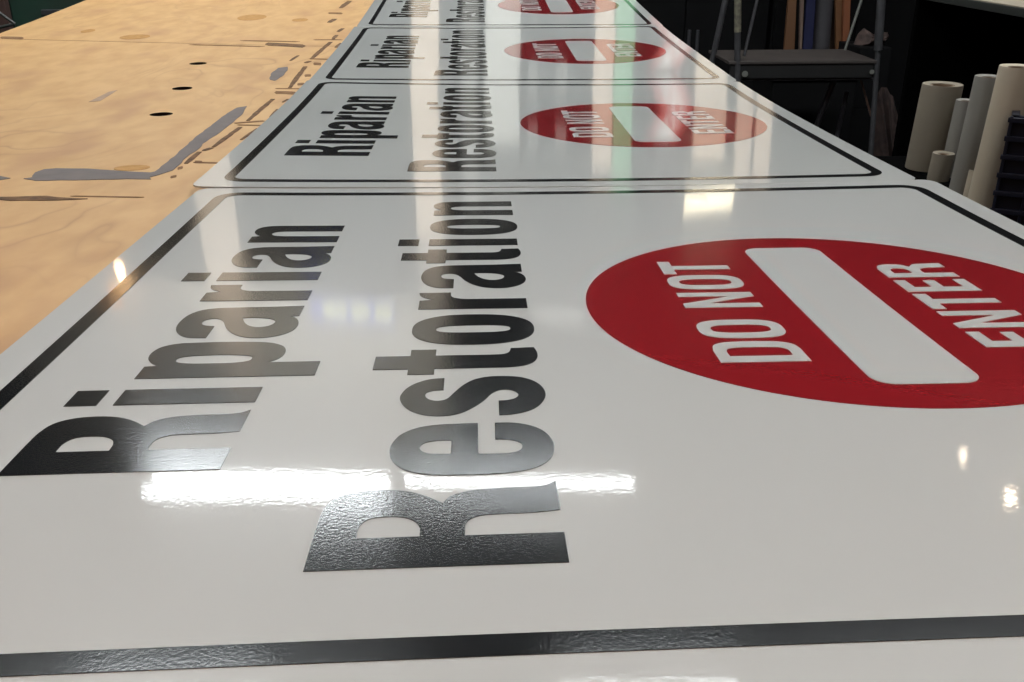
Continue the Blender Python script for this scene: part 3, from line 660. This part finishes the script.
# step
z_st = aty(800, 60.5, LY).z
xl, xr = aty(728, 63, LY).x, aty(876, 63, LY).x
bm = new_bm(); box(bm, (xl, LY - .01, z_st - .012), (xr, LY + .34, z_st), bev=.003); done(bm, 'step', step_m, ladder)
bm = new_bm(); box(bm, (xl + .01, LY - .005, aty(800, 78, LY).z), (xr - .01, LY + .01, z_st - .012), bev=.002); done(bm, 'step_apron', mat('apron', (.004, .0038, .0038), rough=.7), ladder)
px_tube([aty(742, 80, LY + .01), aty(874, 79, LY + .01)], .005, 'crossbar', lad, ladder)
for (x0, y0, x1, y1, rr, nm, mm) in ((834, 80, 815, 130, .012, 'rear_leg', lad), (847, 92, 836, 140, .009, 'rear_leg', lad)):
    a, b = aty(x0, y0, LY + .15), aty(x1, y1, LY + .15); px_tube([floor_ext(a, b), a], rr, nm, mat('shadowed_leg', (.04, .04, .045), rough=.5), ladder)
cop = mat('coppery_rod', (.22, .14, .11), rough=.35, metal=.5)
px_tube([aty(861, 80, LY + .05), aty(871, 116, LY + .05)], .0045, 'hook_rod', cop, ladder)
bm = new_bm(); tube(bm, aty(872, 72, LY - .012), aty(872, 72, LY + .02), .009, 12); done(bm, 'bolt', pale, ladder, True)
bm = new_bm(); tube(bm, aty(745, 74, LY - .012), aty(745, 74, LY + .02), .012, 12); done(bm, 'bolt', pale, ladder, True)

# ------------------------------------------------------------------ boards leaning behind the ladder
BY = 4.35
def lean_board(x0t, x0b, x1t, x1b, col, name, label, cat='board', th=.02, y=BY, yt=-120, rnd=False, col2=None, group='boards leaning behind the step ladder'):
    """edges given at picture rows 0 and 47; carried down to the floor and up behind"""
    m = mat(name + '_' + str(col), col, rough=.6, col2=col2, nscale=12, stretch=(1, 1, .15))
    def edge(xt, xb, row): return xt + (xb - xt) * row / 47
    if rnd:
        a = aty((x0t + x1t) / 2 - ((x0b + x1b) - (x0t + x1t)) / 2 / 47 * 120, yt, y); b = aty((x0b + x1b) / 2, 47, y)
        f = floor_ext(a, b); rad = (aty(x1b, 47, y).x - aty(x0b, 47, y).x) / 2
        bm = new_bm(); tube(bm, f + Vector((0, 0, .001)), a, rad, 24)
        t = thing(name, label, cat, f, group); done(bm, 'roll', m, t, True)
        bm = new_bm(); tube(bm, a + (b - a).normalized() * -.012, a, rad * .45, 16); done(bm, 'core', lumber, t, True)
        return
    A0, A1 = aty(edge(x0t, x0b, yt), yt, y), aty(edge(x1t, x1b, yt), yt, y)
    B0, B1 = aty(x0b, 47, y), aty(x1b, 47, y)
    F0, F1 = floor_ext(A0, B0), floor_ext(A1, B1)
    bm = new_bm(); V = [bm.verts.new(q_ + Vector((0, dy, 0))) for dy in (0, th) for q_ in (F0, F1, A1, A0)]
    for f in ((0, 1, 2, 3), (7, 6, 5, 4), (0, 4, 5, 1), (1, 5, 6, 2), (2, 6, 7, 3), (3, 7, 4, 0)): bm.faces.new([V[i] for i in f])
    o = done(bm, name, m); tag(o, label, cat, group)
lean_board(788.5, 784.5, 796.5, 794.5, (.17, .08, .036), 'wood_board', 'orange-brown board leftmost behind the ladder step')
lean_board(800.5, 799.5, 804, 802, (.19, .13, .10), 'wood_strip', 'thin pinkish tan strip left of the blue board')
lean_board(807, 803, 815.5, 812.5, (.012, .015, .06), 'blue_board', 'dark blue board leaning behind the ladder step')
lean_board(816, 813, 834, 829, (.055, .052, .058), 'fabric_roll', 'grey roll standing between the blue and orange boards', 'roll', rnd=True, y=BY + .05)
lean_board(829, 829.5, 837, 834, (.12, .075, .055), 'wood_board', 'dull brown board right of the grey roll', y=BY + .12)
lean_board(836, 836, 843, 842.5, (.17, .075, .03), 'wood_board', 'dark orange board beside the brightest one')
lean_board(843.5, 843, 850.5, 849, (.25, .085, .035), 'wood_board', 'bright orange board rightmost behind the ladder step', y=BY - .03)
tote = thing('shade_filler', 'added black tote on the floor behind the ladder step', 'tote', (aty(815, 76, 3.95).x, 3.95, FZ))  # added black box in place of the shade below the step
tz = aty(815, 74, 3.85).z; ta, tb_ = aty(772, 74, 3.85).x, aty(862, 74, 3.85).x
bm = new_bm(); box(bm, (ta + .01, 3.86, FZ), (tb_ - .01, 4.18, tz - .03), bev=.01); done(bm, 'body', black_p, tote)
bm = new_bm(); box(bm, (ta, 3.85, tz - .03), (tb_, 4.19, tz), bev=.006); done(bm, 'lid', black_p, tote)
# two short grey rods
for x, lb in ((689.5, 'left short grey rod standing right of the third sign'), (698, 'right short grey rod standing beside its twin')):
    t = thing('rod', lb, 'rod', (aty(x, 60, 4.2).x, 4.2, FZ), 'short grey rods'); bm = new_bm(); top_ = aty(x, 30, 4.2)
    tube(bm, (top_.x, 4.2, FZ + .01), top_, .0085, 12); done(bm, 'shaft', dark_iron, t, True)
    bm = new_bm(); tube(bm, (top_.x, 4.2, FZ), (top_.x, 4.2, FZ + .012), .014, 20); done(bm, 'foot', dark_iron, t, True)

# crumpled brown paper / cloth beyond the right rail
brn = mat('brown_cloth', (.05, .03, .025), rough=.9, col2=(.025, .015, .014), nscale=25)
pnk = mat('pinkish_paper', (.10, .065, .055), rough=.8, col2=(.05, .034, .03), nscale=25)
def blob(name, label, cat, pxs, Y, th, m, seed):
    """crumpled upright lump whose outline is given in the picture"""
    rnd_ = random.Random(seed); bm = new_bm()
    P = [aty(x, y, Y) for x, y in pxs]; c = sum(P, Vector()) / len(P)
    rings = []
    for s_, dy in ((.0, -th), (.45, -th * .9), (.8, -th * .5), (1, 0), (.8, th * .5), (.0, th)):
        if s_ == 0: rings.append([bm.verts.new(c + Vector((0, dy, 0)))]); continue
        ring = []
        for i in range(len(P) * 3):
            a, b = P[(i // 3) % len(P)], P[(i // 3 + 1) % len(P)]; q_ = a + (b - a) * ((i % 3) / 3)
            k = s_ * rnd_.uniform(.97, 1.02); ring.append(bm.verts.new(c + (q_ - c) * k + Vector((0, dy * rnd_.uniform(.6, 1.3), 0))))
        rings.append(ring)
    for A, B in zip(rings[:-1], rings[1:]):
        n = max(len(A), len(B))
        for i in range(n):
            if len(A) == 1: bm.faces.new((A[0], B[i], B[(i+1) % n]))
            elif len(B) == 1: bm.faces.new((A[i], A[(i+1) % n], B[0]))
            else: bm.faces.new((A[i], A[(i+1) % n], B[(i+1) % n], B[i]))
    return tag(done(bm, name, m, None, True), label, cat)
zf = lambda x, Y: 341 + 0
bag = blob('sack', 'dark brown crumpled sack beyond the right rail of the ladder', 'sack', [(876, 96), (884, 84), (893, 96), (899, 118), (903, 170), (902, 260), (898, 345), (874, 345), (868, 250), (868, 160)], LY + .30, .07, brn, 3)
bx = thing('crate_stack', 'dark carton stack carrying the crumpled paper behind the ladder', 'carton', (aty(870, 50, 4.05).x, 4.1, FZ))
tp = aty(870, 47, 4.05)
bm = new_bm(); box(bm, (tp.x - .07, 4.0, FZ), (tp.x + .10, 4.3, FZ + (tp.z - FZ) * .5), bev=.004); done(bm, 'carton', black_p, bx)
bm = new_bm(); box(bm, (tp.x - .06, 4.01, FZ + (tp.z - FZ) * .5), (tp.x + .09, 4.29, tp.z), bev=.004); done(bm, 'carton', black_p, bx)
blob('crumpled_paper', 'crumpled pinkish brown paper lying behind the right rail of the ladder', 'paper', [(852, 47), (858, 34), (864, 28), (871, 34), (879, 35), (888, 32), (889, 37), (883, 44), (876, 47)], 4.15, .07, pnk, 5)

# ------------------------------------------------------------------ shelving with rolls (right)
SZ = -.30
SY0 = 1.55
sh = thing('shelving_unit', 'black shelving unit holding the upright rolls at the right', 'shelf', (1.2, 1.6, FZ))
pc = mat('shelf_board_top', (.34, .29, .22), rough=.6, col2=(.28, .24, .18), nscale=10)
edge_m = mat('shelf_front_edge', (.022, .025, .022), rough=.6)
# lower shelf board: reaches towards the viewer under the rolls
l0 = atz(899, 168, SZ); l1 = atz(1024, 235, SZ)
ux0 = atz(894, 140, SZ).x
def poly_prism(bm, pts, z0, z1):
    A = [bm.verts.new((x, y, z0)) for x, y in pts]; B = [bm.verts.new((x, y, z1)) for x, y in pts]; n = len(pts)
    for i in range(n): bm.faces.new((A[i], A[(i+1) % n], B[(i+1) % n], B[i]))
    bm.faces.new(A[::-1]); bm.faces.new(B)
UZ = -.005
X0, X1, X2, YA, YB, YC = .655, 1.125, 1.52, .80, 1.64, 2.52
sblack = mat('shelf_black', (.003, .003, .003), rough=1, spec=0)
def part_box(nm_, lo, hi, m_, lab=None):
    bm = new_bm(); box(bm, lo, hi, bev=.002); o_ = done(bm, nm_, m_, sh)
    if lab: o_['label'] = lab
part_box('lower_shelf', (X0, YA, SZ - .025), (X2, YB, SZ), sblack)
part_box('upper_shelf', (X1, YA, UZ - .004), (X2, YC, UZ), pc, 'pale top surface of the upper shelf')
part_box('upper_shelf_edge', (X1 - .002, YA, UZ - .024), (X2, YC, UZ - .004), edge_m)
part_box('back_panel', (X2, YA, FZ), (X2 + .02, YC + .02, UZ), sblack)
part_box('end_panel', (X1 + .01, YC, FZ), (X2, YC + .02, UZ - .024), sblack)
part_box('end_panel', (X1 + .01, YA - .02, FZ), (X2, YA, UZ - .024), sblack)
for y in (YA + .01, YB - .05):
    part_box('leg', (X0 + .01, y, FZ), (X0 + .05, y + .04, SZ - .025), sblack)

cream = mat('cream_paper', (.46, .39, .29), rough=.75, col2=(.43, .365, .27), nscale=5)
tan = mat('tan_paper', (.225, .19, .14), rough=.75, col2=(.205, .172, .126), nscale=5)
greyr = mat('grey_paper', (.235, .218, .19), rough=.7, col2=(.215, .20, .173), nscale=5)
card = mat('cardboard_core', (.20, .13, .08), rough=.8)
def roll(bx_, by_, top_y, wpx, m, label, hollow=.5):
    """roll standing on the lower shelf: foot centre pixel, top row, width in pixels"""
    f = atz(bx_, by_, SZ); dist = (f - CP).dot(fwd)
    r_ = wpx / 2 / FPX * dist; c = f + Vector((0, r_ * .9, 0))
    # height from the top row
    lo, hi = 0, .8
    for _ in range(30):
        mid = (lo + hi) / 2; q_ = c + Vector((0, 0, mid)) - CP
        yy = 341 - FPX * q_.dot(up2) / q_.dot(fwd)
        if yy > top_y: lo = mid
        else: hi = mid
    h = lo; lean_ = .045
    t = thing('paper_roll', label, 'roll', (c.x, c.y, SZ), 'upright paper rolls on the dark shelf')
    bm = new_bm(); ri = r_ * hollow
    rg = lathe(bm, [(ri, .0), (r_ * .985, .0), (r_, .003), (r_, h - .004), (r_ * .98, h), (ri, h - .002)], 36, (c.x, c.y, SZ))
    [setattr(v.co, 'x', v.co.x + lean_ * (v.co.z - SZ)) for v in bm.verts]
    done(bm, 'paper', m, t, True)
    bm = new_bm(); rg = lathe(bm, [(ri, .001), (ri, h - .003), (ri - .004, h - .003), (ri - .004, .001)], 28, (c.x, c.y, SZ)); n = 28
    for i in range(n): bm.faces.new((rg[-1][i], rg[-1][(i+1) % n], rg[0][(i+1) % n], rg[0][i]))
    [setattr(v.co, 'x', v.co.x + lean_ * (v.co.z - SZ)) for v in bm.verts]
    done(bm, 'core', card, t, True)
roll(932, 172, 84, 38, tan, 'thick tan paper roll farthest left on the dark shelf', .6)
roll(942, 182, 153, 21, tan, 'short tan roll in front of the others', .5)
roll(953, 178, 100, 19, greyr, 'thin pale grey roll behind the short tan one', .5)
roll(965, 203, 76, 25, greyr, 'tall grey roll between the tan roll and the cream roll', .5)
roll(988, 222, 66, 33, cream, 'tallest cream paper roll beside the dark blue crate', .55)
roll(973, 206, 170, 16, cream, 'short cream roll at the foot of the tallest roll', .5)

# dark blue crate
navy = mat('navy_plastic', (.007, .009, .019), rough=.45, spec=.4)
navy2 = mat('navy_plastic_rib', (.011, .014, .028), rough=.4)
CY = atz(992, 222, SZ).y - .05
lt = aty(1010, 116, CY); c0 = atz(988, 216, SZ)
crate = thing('plastic_crate', 'dark blue ribbed plastic crate at the right edge of the photo', 'crate', (lt.x + .15, CY + .1, SZ))
x0c = aty(1001, 170, CY).x; zt = lt.z
bm = new_bm(); box(bm, (x0c, CY, SZ), (x0c + .34, CY + .012, zt)); box(bm, (x0c, CY + .16, SZ), (x0c + .34, CY + .172, zt)); box(bm, (x0c, CY, SZ), (x0c + .012, CY + .17, zt)); box(bm, (x0c + .328, CY, SZ), (x0c + .34, CY + .17, zt)); box(bm, (x0c, CY, SZ), (x0c + .34, CY + .17, SZ + .01)); done(bm, 'body', navy, crate)
bm = new_bm()
n = 6
for i in range(n + 1):
    z = SZ + .006 + (zt - SZ - .012) * i / n; box(bm, (x0c - .005, CY - .006, z - .004), (x0c + .345, CY, z + .004), bev=.001)
for i in range(9):
    x = x0c + .34 * i / 8; box(bm, (x - .0025, CY - .005, SZ), (x + .0025, CY, zt), bev=.001)
done(bm, 'ribs', navy2, crate)

crate.rotation_euler.z = 0
rotm = Matrix.Rotation(radians(-28), 4, 'Z'); piv = Vector((x0c, CY, 0)) - crate.location; piv.z = 0
for ch in crate.children: ch.data.transform(Matrix.Translation(piv) @ rotm @ Matrix.Translation(-piv))

# ------------------------------------------------------------------ top left corner: things beyond the table's left edge
gcl = mat('green_cloth', (.020, .045, .030), rough=.8, col2=(.022, .028, .020), nscale=6)
GY = 2.9
def ground_x(px, Y): return aty(px, 10, Y).x
cab = thing('tool_chest', 'dark green tool chest beyond the left edge of the plywood', 'chest', (ground_x(60, GY), GY + .2, FZ))
xa, xb = ground_x(7, GY), ground_x(130, GY)
zt_ = .05
bm = new_bm(); box(bm, (xa, GY, FZ + .05), (xb, GY + .45, zt_), bev=.006); done(bm, 'body', gcl, cab)
gd = mat('green_drawer', (.016, .055, .036), rough=.55, col2=(.020, .035, .026), nscale=4)
nz = 4
for i in range(nz):
    z0 = FZ + .08 + (zt_ - FZ - .1) * i / nz; z1 = z0 + (zt_ - FZ - .1) / nz - .012
    bm = new_bm(); box(bm, (xa + .02, GY - .015, z0), (xb - .02, GY, z1), bev=.003); dr = done(bm, 'drawer', gd, cab)
    bm = new_bm(); box(bm, (xa + .12, GY - .03, (z0 + z1) / 2 - .008), (xb - .12, GY - .014, (z0 + z1) / 2 + .008), bev=.003); done(bm, 'handle', dark_iron, dr)
for sx in (xa + .05, xb - .05):
    for sy in (GY + .05, GY + .40):
        bm = new_bm(); tube(bm, (sx - .015, sy, FZ + .027), (sx + .015, sy, FZ + .027), .027, 16); done(bm, 'caster', dark_iron, cab, True)
bp = mat('brown_board_left', (.075, .040, .032), rough=.7)
o = thing('brown_panel', 'brown panel at the top left corner of the photo', 'panel', (ground_x(-20, GY - .2), GY - .2, FZ))
bm = new_bm(); box(bm, (ground_x(-60, GY - .2), GY - .2, FZ), (ground_x(6, GY - .2), GY - .17, .1), bev=.003); done(bm, 'panel', bp, o)
bm = new_bm(); box(bm, (ground_x(-60, GY - .2) - .0, GY - .21, FZ), (ground_x(6, GY - .2) + .01, GY - .16, FZ + .06), bev=.003); done(bm, 'foot', dark_iron, o)
fr = thing('steel_frame', 'grey angled steel frame at the top left corner, by the plywood edge', 'frame', (ground_x(0, GY - .45), GY - .45, FZ))
gfr = mat('grey_frame', (.045, .05, .045), rough=.5)
P0, P1, P2 = aty(-30, -8, GY - .45), aty(15, 24, GY - .45), aty(-30, 34, GY - .45)
px_tube([P0, P1], .0045, 'bar', gfr, fr); px_tube([P1, P2], .0045, 'bar', gfr, fr)
px_tube([Vector((P2.x, GY - .45, FZ)), P0 + (P0 - Vector((P2.x, GY - .45, P0.z)))], .006, 'upright', gfr, fr)

# ------------------------------------------------------------------ world and colour management
wd = bpy.data.worlds.new('world'); SC.world = wd; wd.use_nodes = True
wd.node_tree.nodes['Background'].inputs[0].default_value = (.02, .02, .02, 1); wd.node_tree.nodes['Background'].inputs[1].default_value = .5
SC.view_settings.view_transform = 'Standard'; SC.view_settings.look = 'None'; SC.view_settings.gamma = 1; SC.view_settings.exposure = EXPO
SC.view_settings.use_curve_mapping = False
SC.render.film_transparent = False
